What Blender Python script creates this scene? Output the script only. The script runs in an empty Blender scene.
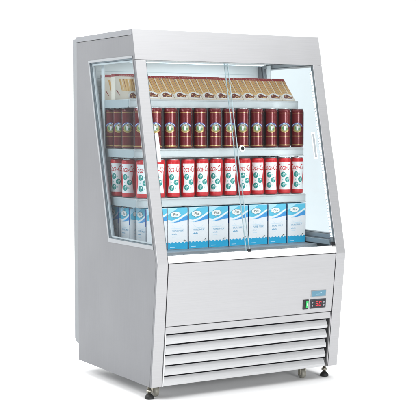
import bpy, bmesh, math, random
from mathutils import Vector, Matrix
from mathutils.geometry import tessellate_polygon
random.seed(7)
SC = bpy.context.scene
COL = SC.collection
Z0 = 0.060                      # height of the cabinet's underside above the floor
BASE = Vector((0.5, 0.4, -Z0))  # the cabinet's empty stands on the floor under its middle

# ------------------------------------------------------------------ materials
MATS = {}
def mat(name, col, rough=0.5, metal=0.0, spec=0.5, emit=None, estr=0.0, var=0.0, scale=40, coat=0.0, bump=0.0):
    if name in MATS: return MATS[name]
    m = bpy.data.materials.new(name); m.use_nodes = True
    nt = m.node_tree; b = nt.nodes['Principled BSDF']
    b.inputs['Base Color'].default_value = (*col, 1)
    b.inputs['Roughness'].default_value = rough
    b.inputs['Metallic'].default_value = metal
    b.inputs['Specular IOR Level'].default_value = spec
    b.inputs['Coat Weight'].default_value = coat
    b.inputs['Coat Roughness'].default_value = 0.06
    if emit:
        b.inputs['Emission Color'].default_value = (*emit, 1)
        b.inputs['Emission Strength'].default_value = estr
    if var or bump:
        tc = nt.nodes.new('ShaderNodeTexCoord'); nz = nt.nodes.new('ShaderNodeTexNoise')
        nz.inputs['Scale'].default_value = scale; nz.inputs['Detail'].default_value = 4
        nt.links.new(tc.outputs['Object'], nz.inputs['Vector'])
        if var:
            mx = nt.nodes.new('ShaderNodeMix'); mx.data_type = 'RGBA'
            mx.inputs[6].default_value = (*[c * (1 - var) for c in col], 1)
            mx.inputs[7].default_value = (*[min(1, c * (1 + var)) for c in col], 1)
            nt.links.new(nz.outputs['Fac'], mx.inputs[0]); nt.links.new(mx.outputs[2], b.inputs['Base Color'])
        if bump:
            bp = nt.nodes.new('ShaderNodeBump'); bp.inputs['Strength'].default_value = bump
            bp.inputs['Distance'].default_value = 0.002
            nt.links.new(nz.outputs['Fac'], bp.inputs['Height']); nt.links.new(bp.outputs['Normal'], b.inputs['Normal'])
    MATS[name] = m
    return m

def steel(name, col, rough, metal, stretch):
    """brushed sheet steel: fine grain drawn out along one axis, faint cloudy wear"""
    m = bpy.data.materials.new(name); m.use_nodes = True
    nt = m.node_tree; b = nt.nodes['Principled BSDF']; L = nt.links.new
    tc = nt.nodes.new('ShaderNodeTexCoord')
    mp = nt.nodes.new('ShaderNodeMapping'); mp.inputs['Scale'].default_value = stretch
    L(tc.outputs['Object'], mp.inputs['Vector'])
    n1 = nt.nodes.new('ShaderNodeTexNoise'); n1.inputs['Scale'].default_value = 1.0; n1.inputs['Detail'].default_value = 6; n1.inputs['Roughness'].default_value = 0.7
    L(mp.outputs['Vector'], n1.inputs['Vector'])
    n2 = nt.nodes.new('ShaderNodeTexNoise'); n2.inputs['Scale'].default_value = 3.0; n2.inputs['Detail'].default_value = 3
    L(tc.outputs['Object'], n2.inputs['Vector'])
    mx = nt.nodes.new('ShaderNodeMix'); mx.data_type = 'RGBA'
    mx.inputs[6].default_value = (*[c * 0.90 for c in col], 1); mx.inputs[7].default_value = (*[min(1, c * 1.10) for c in col], 1)
    L(n1.outputs['Fac'], mx.inputs[0]); L(mx.outputs[2], b.inputs['Base Color'])
    mr = nt.nodes.new('ShaderNodeMapRange'); mr.inputs[3].default_value = rough - 0.12; mr.inputs[4].default_value = rough + 0.12
    L(n2.outputs['Fac'], mr.inputs[0]); L(mr.outputs[0], b.inputs['Roughness'])
    bp = nt.nodes.new('ShaderNodeBump'); bp.inputs['Strength'].default_value = 0.06; bp.inputs['Distance'].default_value = 0.001
    L(n1.outputs['Fac'], bp.inputs['Height']); L(bp.outputs['Normal'], b.inputs['Normal'])
    b.inputs['Metallic'].default_value = metal
    MATS[name] = m
    return m

def glass(name, tint, gloss=0.9, fog=0.0):
    m = bpy.data.materials.new(name); m.use_nodes = True
    nt = m.node_tree; nt.nodes.remove(nt.nodes['Principled BSDF']); L = nt.links.new
    out = nt.nodes['Material Output']
    tr = nt.nodes.new('ShaderNodeBsdfTransparent'); tr.inputs[0].default_value = (*tint, 1)
    gl = nt.nodes.new('ShaderNodeBsdfGlossy'); gl.inputs['Roughness'].default_value = 0.02; gl.inputs[0].default_value = (.9, .93, .95, 1)
    fr = nt.nodes.new('ShaderNodeFresnel'); fr.inputs['IOR'].default_value = 1.42
    ge = nt.nodes.new('ShaderNodeNewGeometry'); mi = nt.nodes.new('ShaderNodeMix'); mi.inputs[2].default_value = 1.42; mi.inputs[3].default_value = 1 / 1.42
    L(ge.outputs['Backfacing'], mi.inputs[0]); L(mi.outputs[0], fr.inputs['IOR'])
    mu = nt.nodes.new('ShaderNodeMath'); mu.operation = 'MULTIPLY'; mu.inputs[1].default_value = gloss
    L(fr.outputs[0], mu.inputs[0])
    mx = nt.nodes.new('ShaderNodeMixShader'); L(mu.outputs[0], mx.inputs[0]); L(tr.outputs[0], mx.inputs[1]); L(gl.outputs[0], mx.inputs[2])
    last = mx
    if fog:
        df = nt.nodes.new('ShaderNodeBsdfTranslucent'); df.inputs[0].default_value = (.85, .9, .92, 1)
        d2 = nt.nodes.new('ShaderNodeBsdfDiffuse'); d2.inputs[0].default_value = (.85, .9, .92, 1)
        a = nt.nodes.new('ShaderNodeMixShader'); a.inputs[0].default_value = 0.5; L(df.outputs[0], a.inputs[1]); L(d2.outputs[0], a.inputs[2])
        m2 = nt.nodes.new('ShaderNodeMixShader'); m2.inputs[0].default_value = fog
        L(mx.outputs[0], m2.inputs[1]); L(a.outputs[0], m2.inputs[2]); last = m2
    L(last.outputs[0], out.inputs['Surface'])
    MATS[name] = m
    return m

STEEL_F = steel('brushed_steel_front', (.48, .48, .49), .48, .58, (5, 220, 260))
STEEL_S = steel('brushed_steel_shaded', (.245, .25, .263), .45, .65, (220, 260, 6))  # same steel for the side faces, their shade put into a darker colour
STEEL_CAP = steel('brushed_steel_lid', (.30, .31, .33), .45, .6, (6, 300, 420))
WHITE_M = mat('white_enamel', (.66, .67, .68), .35, var=.02)
LINER = mat('white_liner', (.72, .75, .76), .4, var=.02, scale=12)
ALU = mat('anodised_frame', (.37, .39, .41), .38, .5, var=.03)
ALU_D = mat('dark_spacer', (.16, .19, .21), .4, .4)
SHELF_G = mat('grey_shelf_end', (.42, .47, .49), .45, .2, var=.04)
BLACK = mat('black_plastic', (.012, .012, .014), .35, var=.2)
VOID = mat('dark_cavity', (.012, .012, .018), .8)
GREY_T = mat('grey_tray', (.27, .29, .31), .4, .4, var=.06)
RUBBER = mat('black_rubber', (.015, .015, .015), .6, var=.2)
ZINC = mat('zinc_plate', (.42, .40, .34), .3, .9, var=.12, scale=90)
CASTERW = mat('grey_caster_wheel', (.30, .29, .25), .45, .1, var=.1)
GREEN_L = mat('green_lamp', (.02, .30, .07), .3, emit=(.05, .75, .2), estr=.45)
RED_L = mat('red_digit', (.5, .02, .03), .3, emit=(1, .06, .10), estr=.42)
GREYTXT = mat('grey_print', (.30, .31, .34), .5)
PLATE_B = mat('blue_plate', (.10, .24, .33), .35, var=.06)
PLATE_G = mat('plate_rim', (.30, .32, .34), .35, .4)
LEDM = mat('led_diode', (.9, .95, 1), .3, emit=(.93, .975, 1), estr=48)
LEDB = mat('led_carrier', (.66, .72, .75), .4)
G_DOOR = glass('door_glass', (.955, .975, .98), .55)
G_SIDE = glass('side_glass', (.855, .89, .905), .22)
G_EDGE = mat('glass_edge', (.40, .50, .53), .15, 0, .6)
# print
C_CREAM = mat('cream_card', (.76, .68, .58), .55, var=.03)
C_RED = mat('maroon_print', (.30, .025, .03), .5, var=.08)
C_RED2 = mat('faded_print', (.48, .20, .17), .5)
C_GOLD = mat('wafer_print', (.60, .34, .10), .5, var=.12, scale=220)
C_GOLD2 = mat('pale_wafer_print', (.74, .48, .21), .5, var=.1, scale=220)
C_BRN = mat('brown_print', (.30, .11, .05), .5, var=.2, scale=260)
C_VIO = mat('violet_print', (.22, .17, .24), .5)
C_CHOC = mat('chocolate_print', (.17, .045, .035), .5, var=.3, scale=300)
C_WHT = mat('white_print', (.82, .81, .79), .45)
B_RED = mat('can_dark_red', (.165, .010, .013), .30, .30, coat=.30, var=.06)
B_SHADE = mat('can_gap_shade', (.035, .006, .008), .35, .2, coat=.2)  # painted shade of the gaps between cans, not label print
B_GOLD = mat('can_gold', (.62, .42, .17), .3, .6)
B_PURP = mat('can_violet_blue', (.10, .085, .27), .4)
B_OLIV = mat('can_olive', (.33, .29, .08), .4)
B_GRN = mat('can_green', (.10, .24, .10), .4)
B_PALE = mat('can_pale', (.42, .44, .36), .4)
TIN = mat('can_tin', (.62, .62, .63), .25, .95)
K_RED = mat('can_red', (.60, .013, .020), .32, .1, coat=.35, var=.04)
K_WHT = mat('can_white', (.84, .84, .84), .35, coat=.4)
K_TEAL = mat('can_teal', (.01, .27, .24), .4)
K_TEAL2 = mat('can_light_teal', (.30, .60, .56), .4)
M_WHT = mat('carton_white', (.82, .815, .83), .42, var=.015)
M_SKY = mat('carton_sky', (.10, .49, .68), .42, var=.08, scale=30)
M_BLUE = mat('carton_blue', (.012, .36, .62), .42, var=.06, scale=40)
M_MID = mat('carton_mid_blue', (.05, .30, .66), .42)
M_PALE = mat('carton_pale_blue', (.42, .70, .86), .42)
M_NAVY = mat('carton_navy', (.015, .075, .30), .42)
M_GREY = mat('carton_grey', (.34, .36, .42), .45)
M_TXT = mat('carton_text', (.08, .36, .58), .45)
M_INK = mat('carton_ink', (.10, .12, .10), .45)

# ------------------------------------------------------------------ mesh helpers
class MB:
    """collects shapes into one bmesh with material slots"""
    def __init__(s): s.bm = bmesh.new(); s.mats = []
    def mi(s, m):
        if m not in s.mats: s.mats.append(m)
        return s.mats.index(m)
    def merge(s, b2, m=None, mtx=None):
        if mtx: bmesh.ops.transform(b2, matrix=mtx, verts=b2.verts)
        mp = {}
        for v in b2.verts: mp[v] = s.bm.verts.new(v.co)
        idx = s.mi(m) if m else None
        for f in b2.faces:
            try: g = s.bm.faces.new([mp[v] for v in f.verts])
            except ValueError: continue
            g.smooth = f.smooth
            g.material_index = idx if idx is not None else f.material_index
        b2.free()
    def box(s, a, b, m, bev=0.0, mtx=None, seg=2):
        t = bmesh.new(); bmesh.ops.create_cube(t, size=1)
        c = [(a[i] + b[i]) / 2 for i in range(3)]; d = [abs(b[i] - a[i]) for i in range(3)]
        bmesh.ops.transform(t, matrix=Matrix.Translation(c) @ Matrix.Diagonal((*d, 1)), verts=t.verts)
        if bev: bmesh.ops.bevel(t, geom=t.edges[:], offset=bev, segments=seg, affect='EDGES', profile=.6)
        s.merge(t, m, mtx)
    def prism(s, poly, x0, x1, m, holes=(), bev=0.0, mtx=None, ends=None):
        """polygon in (y,z) extruded along x"""
        t = bmesh.new(); loops = [list(poly)] + [list(h) for h in holes]
        flat = [p for l in loops for p in l]
        mk = lambda x: [t.verts.new((x, p[0], p[1])) for p in flat]
        A, B = mk(x0), mk(x1)
        if holes:
            for tri in tessellate_polygon([[Vector((p[0], p[1], 0)) for p in l] for l in loops]):
                t.faces.new([A[i] for i in tri]); t.faces.new([B[i] for i in reversed(tri)])
        else:
            t.faces.new(A); t.faces.new(list(reversed(B)))
        o = 0; rim = []
        for l in loops:
            n = len(l)
            for i in range(n):
                j = (i + 1) % n
                t.faces.new([A[o + i], B[o + i], B[o + j], A[o + j]])
            o += n
        bmesh.ops.recalc_face_normals(t, faces=t.faces[:])
        if holes: bmesh.ops.dissolve_limit(t, angle_limit=.01, verts=t.verts[:], edges=t.edges[:])
        if bev and not holes: bmesh.ops.bevel(t, geom=t.edges[:], offset=bev, segments=2, affect='EDGES', profile=.6)
        if ends:
            t.normal_update(); a, b = s.mi(m), s.mi(ends)
            for q in t.faces: q.material_index = b if abs(q.normal.x) > .9 else a
        s.merge(t, None if ends else m, mtx)
    def lathe(s, prof, m, seg=32, mats=None, mtx=None, caps=True):
        t = bmesh.new(); rings = []
        for r, z in prof:
            rings.append([t.verts.new((r * math.sin(2 * math.pi * k / seg), -r * math.cos(2 * math.pi * k / seg), z)) for k in range(seg)])
        for i in range(len(rings) - 1):
            for k in range(seg):
                f = t.faces.new([rings[i][k], rings[i][(k + 1) % seg], rings[i + 1][(k + 1) % seg], rings[i + 1][k]])
                f.smooth = True
                if mats: f.material_index = s.mi(mats[i])
        if caps:
            for R_, i in ((list(reversed(rings[0])), 0), (rings[-1], -1)):
                f = t.faces.new(R_)
                if mats: f.material_index = s.mi(mats[i])
        s.merge(t, None if mats else m, mtx)
    def flat(s, polys_or_bm, m, mapf, maxlen=None):
        """2-D shape (list of (u,v) loops or a bmesh in the xy plane) laid on a surface by mapf(u,v)"""
        if isinstance(polys_or_bm, bmesh.types.BMesh): t = polys_or_bm
        else:
            t = bmesh.new()
            for p in polys_or_bm: t.faces.new([t.verts.new((u, v, 0)) for u, v in p])
        bmesh.ops.triangulate(t, faces=t.faces[:])
        if maxlen:
            for _ in range(4):
                e = [e for e in t.edges if e.calc_length() > maxlen]
                if not e: break
                bmesh.ops.subdivide_edges(t, edges=e, cuts=1)
                bmesh.ops.triangulate(t, faces=[f for f in t.faces if len(f.verts) > 3])
        bmesh.ops.recalc_face_normals(t, faces=t.faces[:])
        if t.faces and sum(f.normal.z for f in t.faces) < 0: bmesh.ops.reverse_faces(t, faces=t.faces[:])
        for v in t.verts: v.co = mapf(v.co.x, v.co.y)
        s.merge(t, m)
    def build(s, name, parent=None, off=None):
        me = bpy.data.meshes.new(name)
        if off is not None: bmesh.ops.translate(s.bm, vec=-Vector(off), verts=s.bm.verts)
        s.bm.to_mesh(me); s.bm.free()
        for m in s.mats: me.materials.append(m)
        o = bpy.data.objects.new(name, me); COL.objects.link(o)
        if parent: o.parent = parent
        return o

def ell(cx, cy, rx, ry, n=20, a0=0, a1=2 * math.pi):
    full = abs(a1 - a0 - 2 * math.pi) < 1e-6
    k = n if full else n + 1
    return [(cx + rx * math.cos(a0 + (a1 - a0) * i / n), cy + ry * math.sin(a0 + (a1 - a0) * i / n)) for i in range(k)]
def rect(u0, v0, u1, v1): return [(u0, v0), (u1, v0), (u1, v1), (u0, v1)]
def arc_band(cx, cy, r0, r1, a0, a1, n=14, sy=1.0):
    o = [(cx + r1 * math.cos(a0 + (a1 - a0) * i / n), cy + sy * r1 * math.sin(a0 + (a1 - a0) * i / n)) for i in range(n + 1)]
    return o + [(cx + r0 * math.cos(a0 + (a1 - a0) * i / n), cy + sy * r0 * math.sin(a0 + (a1 - a0) * i / n)) for i in range(n, -1, -1)]
def text_bm(s, size, cx, cy, shear=0.0, sx=1.0, bold=0.0):
    cu = bpy.data.curves.new('lettering', 'FONT'); cu.body = s; cu.size = size; cu.shear = shear
    cu.align_x = 'CENTER'; cu.align_y = 'CENTER'; cu.resolution_u = 2; cu.fill_mode = 'FRONT'; cu.offset = bold
    o = bpy.data.objects.new('lettering', cu); COL.objects.link(o)
    dg = bpy.context.evaluated_depsgraph_get(); dg.update()
    me = bpy.data.meshes.new_from_object(o.evaluated_get(dg))
    b = bmesh.new(); b.from_mesh(me)
    bpy.data.objects.remove(o); bpy.data.meshes.remove(me); bpy.data.curves.remove(cu)
    bmesh.ops.remove_doubles(b, verts=b.verts, dist=1e-6)
    for v in b.verts: v.co = (v.co.x * sx + cx, v.co.y + cy, 0)
    return b

def tag(o, label=None, cat=None, group=None, kind=None):
    if label: o['label'] = label
    if cat: o['category'] = cat
    if group: o['group'] = group
    if kind: o['kind'] = kind
    return o
def empty(name, loc):
    o = bpy.data.objects.new(name, None); o.empty_display_size = .05; COL.objects.link(o); o.location = loc
    return o
def copy_tree(o, parent=None):
    c = o.copy(); COL.objects.link(c)
    if parent: c.parent = parent
    for ch in list(o.children): copy_tree(ch, c)
    return c

# ------------------------------------------------------------------ setting: white studio sweep
f = MB()
t = bmesh.new()
prof = [(-7.5, 0.0)]
prof += [(2.6 + 1.2 * math.sin(a), 1.2 - 1.2 * math.cos(a)) for a in [math.pi / 2 * i / 14 for i in range(15)]]
prof += [(3.8, 5.0)]
ra = [t.verts.new((-6.0, y, z)) for y, z in prof]; rb = [t.verts.new((8.5, y, z)) for y, z in prof]
for i in range(len(prof) - 1):
    q = t.faces.new([ra[i], rb[i], rb[i + 1], ra[i + 1]]); q.smooth = True
f.merge(t, mat('white_paper_sweep', (.92, .92, .92), .9, spec=.1, var=.004, scale=2))
tag(f.build('floor'), kind='structure')

# ------------------------------------------------------------------ the cabinet
FR = empty('display_refrigerator', (BASE.x, BASE.y, 0))
tag(FR, 'tall stainless steel open-front display refrigerator with slanted glass doors and stocked shelves', 'refrigerator')
YT, ZT, ZK, YB, D = .2281, 1.5602, .5434, .0611, .8121
SL = YT / (ZT - ZK)
def sy(z): return (z - ZK) * SL if z >= ZK else (ZK - z) * YB / ZK      # y of the front surface at height z
ZC = 1.4255                                                              # lower edge of the canopy
def part(mb, name, parent=FR): return mb.build(name, parent, BASE)
NL = Vector((0, -1, SL)).normalized()                                    # outward normal of the slanted front
UL = Vector((0, SL, 1)).normalized()
def SP(x, z, d=0.0):                                                     # point on the slanted front, d outwards
    return Vector((x, sy(z), z)) + NL * d
def slant_mtx(x, z, d=0.0):                                              # local x right, local y outward(-), local z up the slope
    p = SP(x, z, d)
    return Matrix(((1, 0, 0, p.x), (0, -NL.y, UL.y, p.y), (0, -NL.z, UL.z, p.z), (0, 0, 0, 1)))
NB = Vector((0, -1, -YB / ZK)).normalized(); UB = Vector((0, -YB / ZK, 1)).normalized()
def low_mtx(x, z, d=0.0):
    p = Vector((x, sy(z), z)) + NB * d
    return Matrix(((1, 0, 0, p.x), (0, -NB.y, UB.y, p.y), (0, -NB.z, UB.z, p.z), (0, 0, 0, 1)))

PB = .016   # depth of the front pillars
WT, WB = 1.4435, .604
HOLE = [(sy(WT) + .0225, WT), (.681, WT), (.474, WB), (sy(WB) + .0225, WB)]
def side(x0, x1):
    poly = [(D, 0), (D, 1.5335), (sy(1.5335) + .003, 1.5335), (sy(ZC) + .003, ZC), (sy(ZC) + PB + .0002, ZC - .0005), (sy(ZK) + PB + .0002, ZK), (YB + PB + .0002, 0)]
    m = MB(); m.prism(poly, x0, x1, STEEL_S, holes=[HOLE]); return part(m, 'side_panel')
sl = side(0.0, .032); sr = side(.968, 1.0)
# pillars
for x0, x1 in ((0.0, .0515), (.9485, 1.0)):
    m = MB()
    m.prism([(sy(ZC - .001), ZC - .001), (0, ZK), (YB, 0), (YB + PB, 0), (PB, ZK), (sy(ZC - .001) + PB, ZC - .001)], x0, x1, STEEL_F, bev=.0018, ends=STEEL_S)  # end faces take the shaded steel colour
    part(m, 'front_pillar')
# canopy and lid
m = MB()
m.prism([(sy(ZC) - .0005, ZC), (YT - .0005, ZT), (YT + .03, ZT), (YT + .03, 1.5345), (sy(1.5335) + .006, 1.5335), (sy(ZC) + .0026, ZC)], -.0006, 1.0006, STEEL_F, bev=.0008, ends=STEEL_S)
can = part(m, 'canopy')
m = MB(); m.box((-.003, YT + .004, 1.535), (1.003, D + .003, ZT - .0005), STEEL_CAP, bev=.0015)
part(m, 'lid')
# ceiling, back wall, deck inside
m = MB(); m.box((.033, sy(ZC) + .02, 1.447), (.967, .72, 1.465), LINER); part(m, 'inner_ceiling')
m = MB(); m.box((.033, .705, .56), (.967, .725, 1.446), LINER)
for i in range(22):
    z = .64 + i * .036
    m.box((.06, .7035, z), (.94, .7052, z + .0025), mat('liner_groove', (.50, .56, .58), .5))
part(m, 'back_wall')
m = MB(); m.prism([(.020, .5525), (.020, .563), (.150, .5655), (.152, .575), (.704, .575), (.704, .555)], .0525, .9475, GREY_T, bev=.001)
for i in range(30):
    x = .08 + i * .029
    m.box((x, .05, .5645), (x + .016, .125, .5668), ALU_D)
part(m, 'deck')
# rear duct behind the cabinet
m = MB(); m.prism([(.8125, .075), (.8125, 1.552), (.861, 1.552), (.861, .10), (.85, .085)], .002, .998, mat('galvanised_back', (.27, .285, .30), .45, .3, var=.05), bev=.002)
part(m, 'rear_panel')
# underside and inner fill
m = MB(); m.box((.033, YB + .05, .002), (.967, D - .003, .03), WHITE_M); part(m, 'base_plate')

# side windows: frame, spacer, glass
def inset(poly, d, front=None, low=None):
    """edges run top, rear, bottom, front; front and bottom may have margins of their own"""
    ds = [d, d, d if low is None else low, d if front is None else front]
    c = Vector((sum(p[0] for p in poly) / 4, sum(p[1] for p in poly) / 4)); out = []
    n = len(poly)
    for i in range(n):
        p0, p1, p2 = Vector(poly[i - 1]), Vector(poly[i]), Vector(poly[(i + 1) % n])
        def ln(a, b, d):
            dv = (b - a).normalized(); nn = Vector((-dv.y, dv.x))
            if (c - a).dot(nn) < 0: nn = -nn
            return a + nn * d, dv
        a, da = ln(p0, p1, ds[i - 1]); b, db = ln(p1, p2, ds[i])
        den = da.x * db.y - da.y * db.x
        s = ((b.x - a.x) * db.y - (b.y - a.y) * db.x) / den
        out.append(tuple(a + da * s))
    return out
for sgn, xo in ((1, 0.0), (-1, 1.0)):
    X = lambda v: xo + sgn * v
    m = MB(); h1 = inset(HOLE, .0006); h2 = inset(HOLE, .0115, .0035, .0175); h3 = inset(HOLE, .016, .005, .020); h4 = inset(HOLE, .026, .009, .028)
    m.prism(h1, X(-.0022), X(.0040), ALU, holes=[h2])
    m.prism(inset(HOLE, .0008), X(.0042), X(.026), ALU, holes=[h3])
    w = part(m, 'side_window')
    m = MB(); m.prism(inset(HOLE, .0162, .0052, .0202), X(.0085), X(.013), ALU_D, holes=[inset(HOLE, .0185, .0062, .0222)])
    m.prism(inset(HOLE, .0186, .0063, .0223), X(.0085), X(.015), WHITE_M, holes=[h4]); part(m, 'spacer', w)
    m = MB(); m.prism(inset(HOLE, .0118, .0037, .0178), X(.0012), X(.0040), G_SIDE); part(m, 'pane', w)
# shelf uprights
for xa, xb, xs in ((.034, .040, .0402), (.960, .966, .9598)):
    m = MB(); m.box((xa, .585, .58), (xb, .612, 1.44), LINER, bev=.001)
    for i in range(34 if xa < .5 else 0):
        z = .60 + i * .0245
        m.box((xs - .0006, .594, z), (xs + .0006, .603, z + .009), BLACK)
    part(m, 'shelf_upright')
# shelves
RAIL = mat('rail_enamel', (.57, .585, .59), .4, var=.03)
SHELVES = ((.335, 1.257), (.288, 1.031), (.268, .8085))
for yf, z in SHELVES:
    m = MB()
    m.box((.0425, yf + .006, z - .010), (.9575, .7, z), WHITE_M, bev=.001)
    for i in range(9):
        m.box((.05, yf + .05 + i * .034, z - .0001), (.95, yf + .052 + i * .034, z + .0006), LINER)
    sh = part(m, 'shelf')
    for xa, xb in ((.0385, .042), (.958, .9615)):
        m = MB()
        m.prism([(yf + .0055, z - .002), (.70, z - .002), (.70, z - .038), (yf + .020, z - .038), (yf + .0055, z - .034)], xa, xb, SHELF_G, bev=.0008)
        for i in range(4):
            y = yf + .045 + i * .055
            m.box((xa - .0006, y, z - .0445), (xb + .0006, y + .03, z - .0385), BLACK, bev=.0008)
        part(m, 'bracket', sh)
    m = MB()
    m.box((.040, yf, z - .038), (.960, yf + .005, z + .001), RAIL, bev=.0015)
    m.box((.041, yf - .0025, z - .034), (.959, yf - .0008, z - .006), mat('clear_price_rail', (.60, .63, .64), .2, spec=.6, var=.05, scale=160), bev=.0006)
    m.box((.041, yf - .006, z - .0375), (.959, yf - .0002, z - .0345), RAIL, bev=.0008)
    m.box((.041, yf - .005, z - .0055), (.959, yf - .0002, z - .003), RAIL, bev=.0008)
    part(m, 'price_rail', sh)
    if z > 1.2:
        m = MB(); m.prism([(.392, z + .001), (.60, z + .001), (.60, z + .006), (.545, z + .006), (.468, z + .090), (.463, z + .090)], .30, .945, WHITE_M, bev=.0008)
        part(m, 'sloped_rest', sh)
# lamp with glowing diffuser, added to brighten the interior
m = MB(); m.box((.10, .53, 1.436), (.90, .56, 1.446), WHITE_M, bev=.002); m.box((.11, .533, 1.4335), (.89, .557, 1.4362), mat('fill_diffuser', (.9, .95, 1), .4, emit=(.86, .95, 1), estr=.8)); part(m, 'interior_fill_lamp')
# LED strips behind the pillars
for xa, xb, xd in ((.9425, .948, .9420), (.052, .0575, .0580)):
    m = MB(); Lh = (1.40 - .60) / UL.z
    mt = slant_mtx(0, .60, -.016)
    m.box((xa, -.006, 0), (xb, .006, Lh), LEDB, mtx=mt)
    n = 58
    for i in range(n):
        s = (i + .5) * Lh / n
        m.box((min(xd, (xa + xb) / 2), -.0045, s - .0028), (max(xd, (xa + xb) / 2), .0045, s + .0028), LEDM, mtx=mt)
    part(m, 'led_strip')
# dark gaskets beside the pillars
for xa, xb in ((.9458, .9482), (.0518, .0540)):
    m = MB(); m.box((xa, -.001, 0), (xb, .012, (1.422 - .583) / UL.z), ALU_D, mtx=slant_mtx(0, .583, -.003)); part(m, 'gasket')
# glass doors
Hs = (1.4245 - .579) / UL.z
for k, (xa, xb, dd) in enumerate(((.0545, .4760, -.0065), (.4625, .9455, -.0130))):
    m = MB(); m.box((xa, 0, 0), (xb, .004, Hs), G_DOOR, mtx=slant_mtx(0, .579, dd))
    dr = part(m, 'glass_door')
    m = MB()
    e = xb if k == 0 else xa
    m.box((e - .0013, -.0004, 0), (e + .0013, .0044, Hs), G_EDGE, mtx=slant_mtx(0, .579, dd)); part(m, 'edge_strip', dr)
    if k == 0:
        m = MB(); m.box((.0550, -.013, 0), (.0710, -.0004, .128), mat('white_grip', (.86, .86, .86), .3), bev=.005, mtx=slant_mtx(0, .980, dd), seg=3)
        part(m, 'handle', dr)
    else:
        m = MB(); mt = slant_mtx(0, .984, dd)
        m.box((.8960, -.006, 0), (.9160, -.0003, .128), mat('white_grip', (.86, .86, .86), .3), bev=.0028, mtx=mt, seg=3)
        m.box((.8995, -.0068, .008), (.9110, -.0040, .118), mat('grip_recess', (.33, .36, .38), .4, var=.08), bev=.0012, mtx=mt)
        part(m, 'handle', dr)
        m = MB()
        mt = slant_mtx(.501, 1.036, dd) @ Matrix.Rotation(math.radians(90), 4, 'X')
        m.lathe([(.013, .0003), (.0145, .002), (.0145, .006), (.012, .008)], mat('white_grip', (.86, .86, .86), .3), 24, mtx=mt)
        m.lathe([(.0085, .0082), (.0085, .010), (.006, .0115)], BLACK, 20, mtx=mt)
        m.box((-.0012, -.004, .0116), (.0012, .004, .0120), TIN, mtx=mt)
        part(m, 'lock', dr)
# door sill / bottom rail
m = MB(); m.box((.0535, -.001, 0), (.9465, .030, .0335), mat('white_sill', (.82, .82, .82), .4), bev=.0012, mtx=slant_mtx(0, .5465, 0)); part(m, 'door_sill')
m = MB(); m.box((.462, -.004, 0), (.478, .004, .012), BLACK, bev=.001, mtx=slant_mtx(0, .574, -.002)); part(m, 'door_guide')
m = MB(); m.box((.926, -.003, -.004), (.9462, .006, .020), BLACK, bev=.001, mtx=slant_mtx(0, .577, -.002))
m.box((.930, .0, .0205), (.944, .006, .045), ALU_D, bev=.001, mtx=slant_mtx(0, .577, -.006)); part(m, 'corner_bracket')
m = MB(); m.prism([(.06, .578), (.70, .578), (.70, .600), (.075, .600)], .9555, .967, mat('ledge_grey', (.42, .47, .50), .4, .3), bev=.001); part(m, 'side_ledge')
m = MB(); m.prism([(.06, .578), (.70, .578), (.70, .600), (.075, .600)], .033, .0445, mat('ledge_grey', (.42, .47, .50), .4, .3), bev=.001); part(m, 'side_ledge')
# front panel
m = MB()
m.box((.0520, .010, .262), (.9480, .018, .545), VOID, mtx=low_mtx(0, 0))
m.box((.0555, 0, .2690), (.9445, .010, .5455), STEEL_F, bev=.0013, mtx=low_mtx(0, 0))
fp = part(m, 'front_panel')
# switch, display, name plate
m = MB(); mt = low_mtx(0, 0)
def lowz(z): return z / UB.z
m.box((.776, -.004, lowz(.288)), (.807, .004, lowz(.3335)), BLACK, bev=.0028, mtx=mt, seg=3)
sw = part(m, 'power_switch')
m = MB(); m.box((.7905, -.0078, lowz(.2945)), (.8030, -.0038, lowz(.327)), GREEN_L, bev=.0022, mtx=mt); 
m.box((.7945, -.0082, lowz(.305)), (.7985, -.0079, lowz(.317)), mat('switch_mark', (.5, .8, .55), .4), mtx=mt)
part(m, 'rocker', sw)
m = MB(); m.box((.8165, -.0035, lowz(.2885)), (.9060, .004, lowz(.3320)), mat('display_bezel', (.035, .037, .05), .3), bev=.0022, mtx=mt, seg=3)
m.box((.8215, -.0040, lowz(.2930)), (.9010, -.0036, lowz(.3275)), mat('display_screen', (.008, .008, .012), .12), mtx=mt)
mf = lambda u, v: mt @ Vector((u, -.0044, lowz(v)))
for u, v in ((.828, .3025), (.828, .3165), (.893, .3025), (.893, .3165)): m.flat([ell(u, v, .0042, .0042, 12)], GREYTXT, mf)
dp = part(m, 'temperature_display')
m = MB()
def seg7(u, v, w, h, on, th=.0030):
    g = {'a': (u, v + h, u + w, v + h - th), 'd': (u, v, u + w, v + th), 'g': (u, v + h / 2 - th / 2, u + w, v + h / 2 + th / 2),
         'f': (u, v + h / 2, u + th, v + h), 'e': (u, v, u + th, v + h / 2), 'b': (u + w - th, v + h / 2, u + w, v + h), 'c': (u + w - th, v, u + w, v + h / 2)}
    for q in on:
        a = g[q]; m.flat([rect(min(a[0], a[2]), min(a[1], a[3]), max(a[0], a[2]), max(a[1], a[3]))], RED_L, lambda x, y: mt @ Vector((x + (y - v) * .12, -.0046, lowz(y))))
seg7(.846, .301, .0130, .0200, 'abcdg'); seg7(.8635, .301, .0130, .0200, 'abcfed')
part(m, 'digits', dp)
m = MB(); m.box((.8180, -.0022, lowz(.3425)), (.9040, .004, lowz(.3735)), PLATE_G, bev=.0012, mtx=mt)
m.box((.8215, -.0027, lowz(.3460)), (.9005, -.0020, lowz(.3705)), PLATE_B, mtx=mt)
mf2 = lambda u, v: mt @ Vector((u, -.0030, lowz(v)))
m.flat([ell(.873, .3625, .0035, .0035, 10)], mat('plate_mark', (.45, .62, .70), .4), mf2)
m.flat([rect(.845, .3545, .868, .3575)], mat('plate_line', (.20, .36, .45), .4), mf2)
part(m, 'name_plate')
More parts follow.
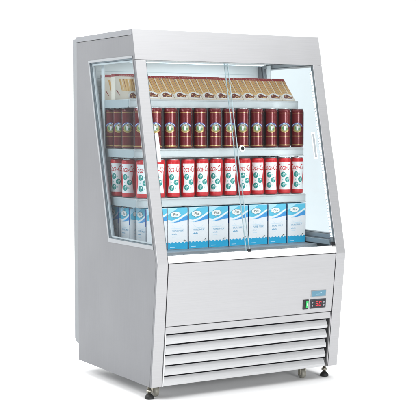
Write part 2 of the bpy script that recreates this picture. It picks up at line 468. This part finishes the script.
# grille
m = MB()
m.box((.0555, 0, .2360), (.9385, .014, .2655), STEEL_F, bev=.0012, mtx=low_mtx(0, 0))
m.box((.0555, .0, .0), (.0605, .012, .2355), WHITE_M, bev=.0008, mtx=low_mtx(0, 0))
m.box((.9410, .0, .0), (.9450, .012, .2650), STEEL_F, bev=.0008, mtx=low_mtx(0, 0))
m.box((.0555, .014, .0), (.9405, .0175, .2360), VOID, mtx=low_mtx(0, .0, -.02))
gr = part(m, 'grille_frame')
for i in range(5):
    m = MB(); zb = .0015 + i * .0470
    th = .0025
    pr = [(0.0, zb), (0.0, zb + .0130), (.0165, zb + .0360), (.0188, zb + .0348), (th, zb + .0120), (th, zb + th), (.012, zb + th), (.012, zb)]
    t = MB(); t.prism(pr, .0610, .9280, mat('silver_slat', (.56, .565, .575), .38, .3, var=.03), bev=.0007)
    mtx = low_mtx(0, 0); bm2 = t.bm; m.mats = t.mats
    bmesh.ops.transform(bm2, matrix=mtx, verts=bm2.verts); m.bm.free(); m.bm = bm2
    part(m, 'louver_slat')

# feet and casters
def foot(x, y):
    m = MB(); mt = Matrix.Translation((x, y, -Z0))
    m.lathe([(.018, 0), (.0205, .0025), (.0205, .009), (.015, .0165), (.009, .022)], RUBBER, 28, mtx=mt)
    m.lathe([(.0075, .0222), (.0075, .058), (.0115, .0582), (.0115, .0600)], ZINC, 18, mtx=mt)
    m.lathe([(.013, .030), (.013, .040)], ZINC, 6, mtx=mt)
    part(m, 'leveling_foot')
def caster(x, y):
    m = MB(); m.box((x - .020, y - .022, -.0045), (x + .020, y + .022, -.0003), ZINC, bev=.001)
    m.box((x - .016, y - .010, -.042), (x - .0135, y + .010, -.005), ZINC, bev=.0008); m.box((x + .0135, y - .010, -.042), (x + .016, y + .010, -.005), ZINC, bev=.0008)
    c = part(m, 'caster')
    m = MB(); mt = Matrix.Translation((x - .0115, y, -Z0 + .0225)) @ Matrix.Rotation(math.radians(90), 4, 'Y')
    m.lathe([(.016, 0), (.0215, .002), (.0225, .006), (.0225, .017), (.0215, .021), (.016, .023)], CASTERW, 28, mtx=mt)
    m.lathe([(.004, -.006), (.004, .029)], ZINC, 12, mtx=mt)
    part(m, 'wheel', c)
foot(.020, .118); caster(.066, .150)
foot(.968, .118); caster(.850, .135)
caster(.28, .72); caster(.72, .72)

# ------------------------------------------------------------------ goods
FACE = math.radians(-27)        # goods are turned a little towards the left
def can_map(R, off):
    return lambda u, v: Vector(((R + off) * math.sin(u / R), -(R + off) * math.cos(u / R), v))
def make_can(name, H, R, skin, bands, deco):
    root = empty(name, (0, 0, 0))
    m = MB()
    zs = [0.0, .003, .009]
    prof = [(R * .78, 0.0), (R * .90, .002), (R, .010)]; ms = [TIN, skin]
    for z0, z1, mm in bands:
        prof.append((R, z1)); ms.append(mm)
    prof += [(R * .955, H - .009), (R * .88, H - .003)]; ms += [skin, skin]
    m.lathe(prof, None, 40, mats=ms + [TIN])
    deco(m, R, H)
    m.build('body', root)
    m = MB()
    m.lathe([(R * .875, H - .0028), (R * .89, H - .0005), (R * .875, H), (R * .83, H - .0004), (R * .80, H - .004), (.002, H - .004)], TIN, 36)
    ld = m.build('lid', root)
    m = MB()
    tt = Matrix.Translation((0, -R * .18, H - .0035))
    m.lathe([(R * .30, 0), (R * .30, .0012)], TIN, 16, mtx=tt)
    m.box((-R * .2, 0, .0003), (R * .2, R * .62, .0014), TIN, bev=.0004, mtx=tt)
    m.build('pull_tab', ld)
    return root

def beer_deco(m, R, H):
    f = lambda k: can_map(R, .0003 + .00022 * k)
    ml = .005
    cz = H * .545
    for s in (-1, 1): m.flat([rect(s * .0365 - .0065, .012, s * .0365 + .0065, H - .016)], B_SHADE, f(0), ml)  # shadow between neighbouring cans, painted as dark bands on the sides
    m.flat([ell(0, cz - .006, .0195, .0235, 26)], B_GOLD, f(0), ml)
    m.flat([ell(0, cz - .006, .0175, .0210, 26)], B_OLIV, f(1), ml)
    m.flat([ell(0, cz - .005, .0140, .0165, 22)], B_PALE, f(2), ml)
    m.flat([ell(-.007, cz - .008, .006, .008, 12), ell(.008, cz - .011, .0055, .006, 12)], B_GRN, f(3), ml)
    m.flat([[(-.004, cz - .017), (.003, cz - .018), (.005, cz - .004), (.002, cz + .007), (-.002, cz + .008), (-.005, cz - .001)]], C_WHT, f(4), ml)
    m.flat([ell(.001, cz + .004, .0035, .004, 10)], C_BRN, f(5), ml)
    m.flat([arc_band(0, cz - .012, .0235, .0320, math.radians(22), math.radians(158), 18, .95)], B_PURP, f(4), .004)
    for k in range(9):      # the lettering on the ribbon is too small to be read: light strokes
        a = math.radians(36 + k * 13.5)
        m.flat([arc_band(0, cz - .012, .0256, .0300, a - .055, a + .055, 2, .95)], M_PALE if k % 3 else C_WHT, f(5), ml)
    m.flat([arc_band(0, cz - .006, .0215, .0250, math.radians(205), math.radians(335), 14, .95)], B_GOLD, f(3), ml)
def cola_deco(m, R, H):
    f = lambda k: can_map(R, .0003 + .00022 * k)
    ml = .005
    z0, z1 = H * .125, H * .875
    pts = []
    n = 14
    for i in range(n + 1):
        t = i / n; w = .0302 - .0066 * math.sin(math.pi * min(1, max(0, (t - .02) / .80))) ** 1.5
        pts.append((w, z0 + (z1 - z0) * t))
    poly = pts + [(-u, v) for u, v in reversed(pts)]
    m.flat([poly], K_WHT, f(0), .004)
    m.flat(text_bm('Coca-Cola', .0400, .002, H * .73, shear=.25, sx=.50, bold=.0003), K_RED, f(1), .004)
    for u, v, r, mm in ((-.0105, H * .535, .0116, K_TEAL), (.0100, H * .395, .0116, K_TEAL), (-.0105, H * .255, .0116, K_TEAL)):
        m.flat([ell(u, v, r, r * 1.15, 18)], mm, f(1), ml)
        m.flat([rect(u - .0008, v - r * .8, u + .0014, v + r * .75), rect(u - r * .6, v - .001, u + r * .7, v + .0010)], K_TEAL2, f(2), ml)
        m.flat([ell(u + r * .35, v + r * .4, r * .28, r * .28, 8)], K_WHT, f(3), ml)
    for u, v in ((.006, H * .535), (.007, H * .25), (-.013, H * .395)): m.flat([ell(u, v, .0028, .0034, 8)], K_TEAL2, f(1), ml)

HB, RB = .187, .0322
beer = make_can('beer_can', HB, RB, B_RED, ((.010, .0125, B_GOLD), (.0125, .0145, B_GOLD), (.0145, .0545, B_RED), (.0545, .0565, B_GOLD), (.0565, HB - .022, B_RED), (HB - .022, HB - .0195, B_GOLD), (HB - .0195, HB - .016, B_RED)), beer_deco)
HK, RK = .176, .0325
cola = make_can('soda_can', HK, RK, K_RED, ((.010, .05, K_RED), (.05, .12, K_RED), (.12, HK - .012, K_RED)), cola_deco)

ORD = ['', 'first', 'second', 'third', 'fourth', 'fifth', 'sixth', 'seventh', 'eighth', 'ninth', 'tenth', 'eleventh', 'twelfth']
def front_phrase(i, n):
    """i = 0 is the one behind the left pillar"""
    if i == 0: return 'half hidden behind left pillar'
    if i == n - 1: return 'front row, rightmost'
    if i == 1: return 'front row, just right of left pillar'
    if i <= n // 2: return 'front row, %s right of pillar' % ORD[i]
    return 'front row, %s from right' % ORD[n - i]
def put(proto, used, loc, rz, label, cat, group):
    o = copy_tree(proto) if used[0] else proto
    used[0] = True
    o.location = loc; o.rotation_euler = (0, 0, rz)
    tag(o, label, cat, group)
    return o

def row(proto, x0, px, n, y, z, kindtxt, shelf, grp, backs):
    used = [False]
    for i in range(n):
        put(proto, used, (x0 + i * px + random.uniform(-.0012, .0012), y + random.uniform(-.002, .002), z + Z0), FACE + random.uniform(-.15, .15),
            '%s, %s, %s' % (kindtxt, shelf, front_phrase(i, n)), 'can', grp)
    for (x, yy, ph) in backs:
        put(proto, used, (x, yy, z + Z0), math.radians(-38) + random.uniform(-.08, .08), '%s, %s, %s' % (kindtxt, shelf, ph), 'can', grp)
row(beer, .0925, .0781, 12, .331, 1.0325, 'dark red can with crest', 'second shelf', 'dark red cans on the second shelf',
    ((.083, .430, 'behind left side glass, nearest the pillar'), (.080, .512, 'behind left side glass, middle one'), (.078, .588, 'leftmost one behind left side glass')))
row(cola, .0935, .0766, 12, .308, .8100, 'red and white soda can', 'third shelf', 'red and white cans on the third shelf',
    ((.078, .420, 'behind left side glass, middle one'), (.078, .535, 'leftmost one behind left side glass')))

# milk cartons
MW, MD, MH = .1030, .1000, .1890
def carton_face(m, mapf, W, H, k0=0.0):
    f = lambda k: (lambda u, v: mapf(u, v, .0003 + .0002 * k))
    h = W / 2 - .0008
    wave = lambda v0, a, n, ph: [(-h + 2 * h * i / n, v0 + a * math.sin(ph + i * 1.0)) for i in range(n + 1)]
    m.flat([[(h, H - .001), (-h, H - .001)] + [(-h + 2 * h * i / 12, H * .70 - .010 * math.sin(i / 12 * math.pi * 1.2 + .3) + .012 * (i / 12)) for i in range(13)]], M_SKY, f(0))
    m.flat([[(-h, H - .001), (-h, H * .84), (-.02, H * .93), (.0, H - .001)]], M_PALE, f(1))
    # white splash under the badge and the blue swoosh on the right
    m.flat([[(-h, H * .72), (-.030, H * .70), (0, H * .745), (.020, H * .80), (h, H * .885), (h, H * .84), (.025, H * .765), (.0, H * .69), (-.03, H * .655), (-h, H * .67)]], M_WHT, f(2))
    m.flat([[(-.024, H * .645), (0, H * .655), (.028, H * .69), (h, H * .70), (h, H * .80), (.036, H * .785), (.016, H * .735), (-.006, H * .69)]], M_MID, f(3))
    m.flat([[(-.030, H * .640), (-.010, H * .672), (.006, H * .700), (.0, H * .715), (-.018, H * .675), (-.034, H * .655)]], M_PALE, f(4))
    # badge: lobed cloud, dark outline
    def cloud(cx, cy, rx, ry): return [(cx + rx * math.cos(a) * (1 + .06 * math.cos(7 * a)), cy + ry * math.sin(a) * (1 + .08 * math.cos(7 * a))) for a in [2 * math.pi * i / 42 for i in range(42)]]
    m.flat([cloud(-.012, H * .845, .0265, .0135)], M_INK, f(5)); m.flat([cloud(-.012, H * .845, .0254, .0124)], C_WHT, f(6))
    m.flat(text_bm('Pics', .0150, -.012, H * .846, shear=.12, sx=1.05, bold=.0003), M_INK, f(7))
    # middle print
    m.flat([arc_band(0, H * .64, .030, .0307, math.radians(205), math.radians(335), 14, .8)], M_PALE, f(1))
    m.flat([rect(-.036, H * .505, .034, H * .509)], M_PALE, f(1))
    m.flat(text_bm('PURE MILK', .0125, 0.0, H * .452, shear=.08, sx=1.04), M_TXT, f(1))
    for q in range(5): m.flat([rect(-.031 + q * .0056, H * .360, -.0272 + q * .0056, H * (.378 + .008 * (q % 2)))], M_TXT, f(1))
    m.flat([rect(-.030, H * .300, -.008, H * .306)], M_PALE, f(1))
    # scalloped bottom
    n = 54
    m.flat([[(-h, .001)] + [(h, .001)] + [(h - 2 * h * i / n, H * .148 + .0065 * abs(math.sin(i / n * math.pi * 5.5 + .5)) ) for i in range(n + 1)]], M_BLUE, f(2))
    m.flat([rect(-.040, H * .045, -.016, H * .062)], M_PALE, f(3))
    for u, v, r in ((.016, .165, .0042), (.026, .195, .005), (.033, .215, .0042), (.039, .19, .003)): m.flat([ell(u, H * v, r, r * .75, 9)], M_WHT, f(3))
    for u, v, r in ((.028, .200, .0025), (.034, .218, .0028), (.0385, .212, .0018)): m.flat([ell(u, H * v, r, r * .8, 8)], M_INK, f(4))
def make_carton():
    m = MB()
    m.box((-MW / 2, 0, 0), (MW / 2, MD, MH), M_WHT, bev=.0012)
    carton_face(m, lambda u, v, k: Vector((u, -k, v)), MW, MH)
    carton_face(m, lambda u, v, k: Vector((-MW / 2 - k, MD / 2 - u, v)), MD, MH)
    carton_face(m, lambda u, v, k: Vector((MW / 2 + k, MD / 2 + u, v)), MD, MH)
    for s in (-1, 1):
        fs = (lambda u, v: Vector((s * (MW / 2 + .0020), u, v))) if s < 0 else (lambda u, v: Vector((MW / 2 + .0020, MD - u, v)))
        m.flat([rect(.001, MH * .58, .010, MH - .001)] if s < 0 else [rect(MD - .010, MH * .58, MD - .001, MH - .001)], M_NAVY, fs)
        m.flat([rect(.001, MH * .13, .007, MH * .575)] if s < 0 else [rect(MD - .007, MH * .13, MD - .001, MH * .575)], M_GREY, fs)
    root = m.build('milk_carton')
    m = MB(); m.box((-MW / 2 + .002, .002, MH + .0001), (MW / 2 - .002, MD - .002, MH + .0012), M_SKY, bev=.0005)
    m.box((-.003 - MW * .42, MD * .47, MH + .0013), (.003 + MW * .42, MD * .53, MH + .0035), M_WHT, bev=.0008)
    m.build('folded_top', root)
    return root
carton = make_carton(); used = [False]
for i in range(8):
    ph = front_phrase(i, 8)
    put(carton, used, (.1335 + i * .1092 + random.uniform(-.001, .001), .257 + random.uniform(-.002, .002), .5755 + Z0), random.uniform(-.012, .012),
        'blue and white milk carton, ' + ph, 'carton', 'milk cartons on the bottom deck')
put(carton, used, (.1120, .372, .5755 + Z0), .0, 'blue and white milk carton behind left side glass, directly behind the front row', 'carton', 'milk cartons on the bottom deck')
put(carton, used, (.1080, .480, .5755 + Z0), .0, 'blue and white milk carton deepest behind the left side glass, leftmost', 'carton', 'milk cartons on the bottom deck')

# cone boxes
def pile(m, f, cx, cy, s):
    m.flat([ell(cx, cy, .021 * s, .0150 * s, 18)], C_WHT, f(4))
    m.flat([[(cx - .016 * s, cy - .008 * s), (cx + .016 * s, cy - .009 * s), (cx + .018 * s, cy - .002 * s), (cx + .008 * s, cy + .004 * s), (cx + .001 * s, cy + .011 * s), (cx - .008 * s, cy + .009 * s), (cx - .015 * s, cy + .001 * s)]], C_CHOC, f(5))
    for a, b in ((-.008, .003), (.004, -.003), (.010, -.005), (-.003, -.006)):
        m.flat([ell(cx + a * s, cy + b * s, .0028 * s, .0022 * s, 8)], C_GOLD2, f(6))
    m.flat([[(cx + .014 * s, cy - .006 * s), (cx + .022 * s, cy - .001 * s), (cx + .020 * s, cy + .004 * s), (cx + .012 * s, cy - .002 * s)]], C_BRN, f(6))
def make_cone_box(W, H, T, leaned):
    m = MB(); m.box((-W / 2, 0, 0), (W / 2, T, H), C_CREAM, bev=.0008)
    f = lambda k: (lambda u, v: Vector((u, -.0003 - .0002 * k, v)))
    h = W / 2 - .0006
    if leaned:
        m.flat([rect(-h, H * .885, h, H - .0008)], C_RED, f(0))
        m.flat([rect(-h, H * .225, h, H * .885)], C_GOLD2, f(0))
        cones = [C_GOLD, C_BRN, C_CREAM, C_GOLD, C_RED2, C_GOLD, C_VIO, C_GOLD, C_CREAM, C_BRN, C_GOLD, C_RED2]
        n = 12
        for i, mm in enumerate(cones):
            u0 = -h + 2 * h * i / n; w = 2 * h / n
            thin = mm in (C_BRN, C_VIO, C_RED2)
            a, b = (.18, .84) if thin else (.02, .98)
            m.flat([[(u0 + w * (a + .20), H * .30), (u0 + w * (b - .20), H * .30), (u0 + w * b, H * .88), (u0 + w * a, H * .88)]], mm, f(1))
        m.flat([[(-h, .001), (h, .001)] + [(h - 2 * h * i / 24, H * (.17 + .055 * abs(math.sin(i / 24 * math.pi * 1.5 + .4)))) for i in range(25)]], C_CREAM, f(2))
        pile(m, f, .002, H * .170, 1.45)
        m.flat([rect(-h * .62 + q * h * .26, H * .930, -h * .62 + q * h * .26 + h * .18, H * (.952 + .006 * (q % 2))) for q in range(5)], C_RED2, f(1))
    else:
        m.flat([rect(-h, H * .895, h, H - .0008)], C_RED, f(0))
        m.flat([rect(-h * .70 + q * h * .16, H * .930, -h * .70 + q * h * .16 + h * .11, H * (.955 + .008 * (q % 2))) for q in range(9)], C_RED2, f(1))
        m.flat([[(-h * .42, H * .33), (h * .96, H * .33), (h * .96, H * .80), (-h * .72, H * .80)]], C_GOLD2, f(0))
        for i, mm in enumerate((C_GOLD, C_CREAM, C_BRN, C_GOLD, C_CREAM, C_GOLD, C_BRN, C_GOLD, C_CREAM, C_GOLD)):
            u0 = -h * .72 + i * W * .084
            w = W * (.028 if mm in (C_BRN, C_CREAM) else .062)
            u1 = min(u0 + W * .115, h * .96 - w * .4)
            m.flat([[(u1, H * .33), (u1 + w * .35, H * .33), (min(u0 + w, h * .96), H * .80), (min(u0, h * .95), H * .80)]], mm, f(1))
        m.flat([[(-h * .93, H * .36), (-h * .86, H * .36), (-h * .62, H * .16), (-h * .66, H * .15)]], C_RED, f(1))
        pile(m, f, h * .38, H * .17, 1.25)
    for s in (-1, 1):
        m.flat([rect(.002, H * .885, T - .002, H - .001)], C_RED, (lambda u, v: Vector((-W / 2 - .0003, T - u, v))) if s < 0 else (lambda u, v: Vector((W / 2 + .0003, u, v))))
    return m
N = 11; P = (.9515 - .1310) / N
LB = .1500
m = make_cone_box(P - .0012, LB, .026, True); cb = m.build('cone_box'); used = [False]
lean = math.atan2(.1000, .1080)
for i in range(N):
    ph = front_phrase(i, N)
    o = put(cb, used, (.1310 + P * (i + .5), .3450 + random.uniform(-.0012, .0012), 1.2582 + .0005 + Z0), 0, 'cream wafer cone box leaning back, ' + ph, 'box', 'leaning boxes on the top shelf')
    o.rotation_euler = (-lean + random.uniform(-.012, .012), random.uniform(-.006, .006), 0)
m = make_cone_box(.135, .119, .040, False); ub = m.build('cone_box')
tag(ub, 'upright cream wafer cone box behind left side glass, nearer the pillar', 'box', 'upright boxes on the top shelf')
ub.location = (.0500 + .0675, .500, 1.2578 + Z0)
u2 = ub.copy(); COL.objects.link(u2); u2.location = (.0490 + .0675, .612, 1.2578 + Z0)
tag(u2, 'upright cream wafer cone box at far left, partly covered by another box', 'box', 'upright boxes on the top shelf')

# ------------------------------------------------------------------ camera
cam = bpy.data.cameras.new('camera'); co = bpy.data.objects.new('camera', cam); COL.objects.link(co)
co.location = (-2.414, -4.4886, 1.129 + Z0); co.rotation_euler = (1.5038, .0003, -.5357)
cam.sensor_width = 36; cam.lens = 1199.6689 / 416 * 36; cam.clip_end = 200
SC.camera = co

# ------------------------------------------------------------------ light
w = bpy.data.worlds.new('World'); SC.world = w; w.use_nodes = True
bg = w.node_tree.nodes['Background']; bg.inputs[0].default_value = (.93, .97, 1, 1); bg.inputs[1].default_value = .30
def area(name, loc, target, size, power, col=(1, 1, 1), sy_=None):
    l = bpy.data.lights.new(name, 'AREA'); l.energy = power; l.size = size; l.color = col
    if sy_: l.shape = 'RECTANGLE'; l.size_y = sy_
    o = bpy.data.objects.new(name, l); COL.objects.link(o); o.location = loc
    d = Vector(target) - Vector(loc); o.rotation_euler = d.to_track_quat('-Z', 'Y').to_euler()
    return o
area('overhead_softbox', (.8, .2, 4.6), (.8, .2, 0), 6.0, 270)
area('key_softbox', (1.6, -3.0, 4.4), (.5, .1, .6), 2.0, 55)
area('front_fill', (.2, -6.2, 1.5), (.5, .1, .3), 1.8, 190)  # low fill added to lighten the shadow under the cabinet
area('left_fill', (-3.2, .6, 3.4), (-.2, .3, 0), 2.0, 130)  # fill added to whiten the floor left of the cabinet
area('backdrop_lamp', (1.8, 1.3, 3.6), (2.2, 3.8, 1.2), 2.4, 27)
area('interior_fill_light', (.5, .545, 1.43 + Z0), (.5, .60, .6), .8, 1.0, (.95, .985, 1), .03)  # added fill light for the shelves and back wall
SC.render.engine = 'CYCLES'
SC.cycles.max_bounces = 10; SC.cycles.transparent_max_bounces = 24
SC.view_settings.view_transform = 'Standard'; SC.view_settings.look = 'None'
SC.view_settings.exposure = 0; SC.view_settings.gamma = 1
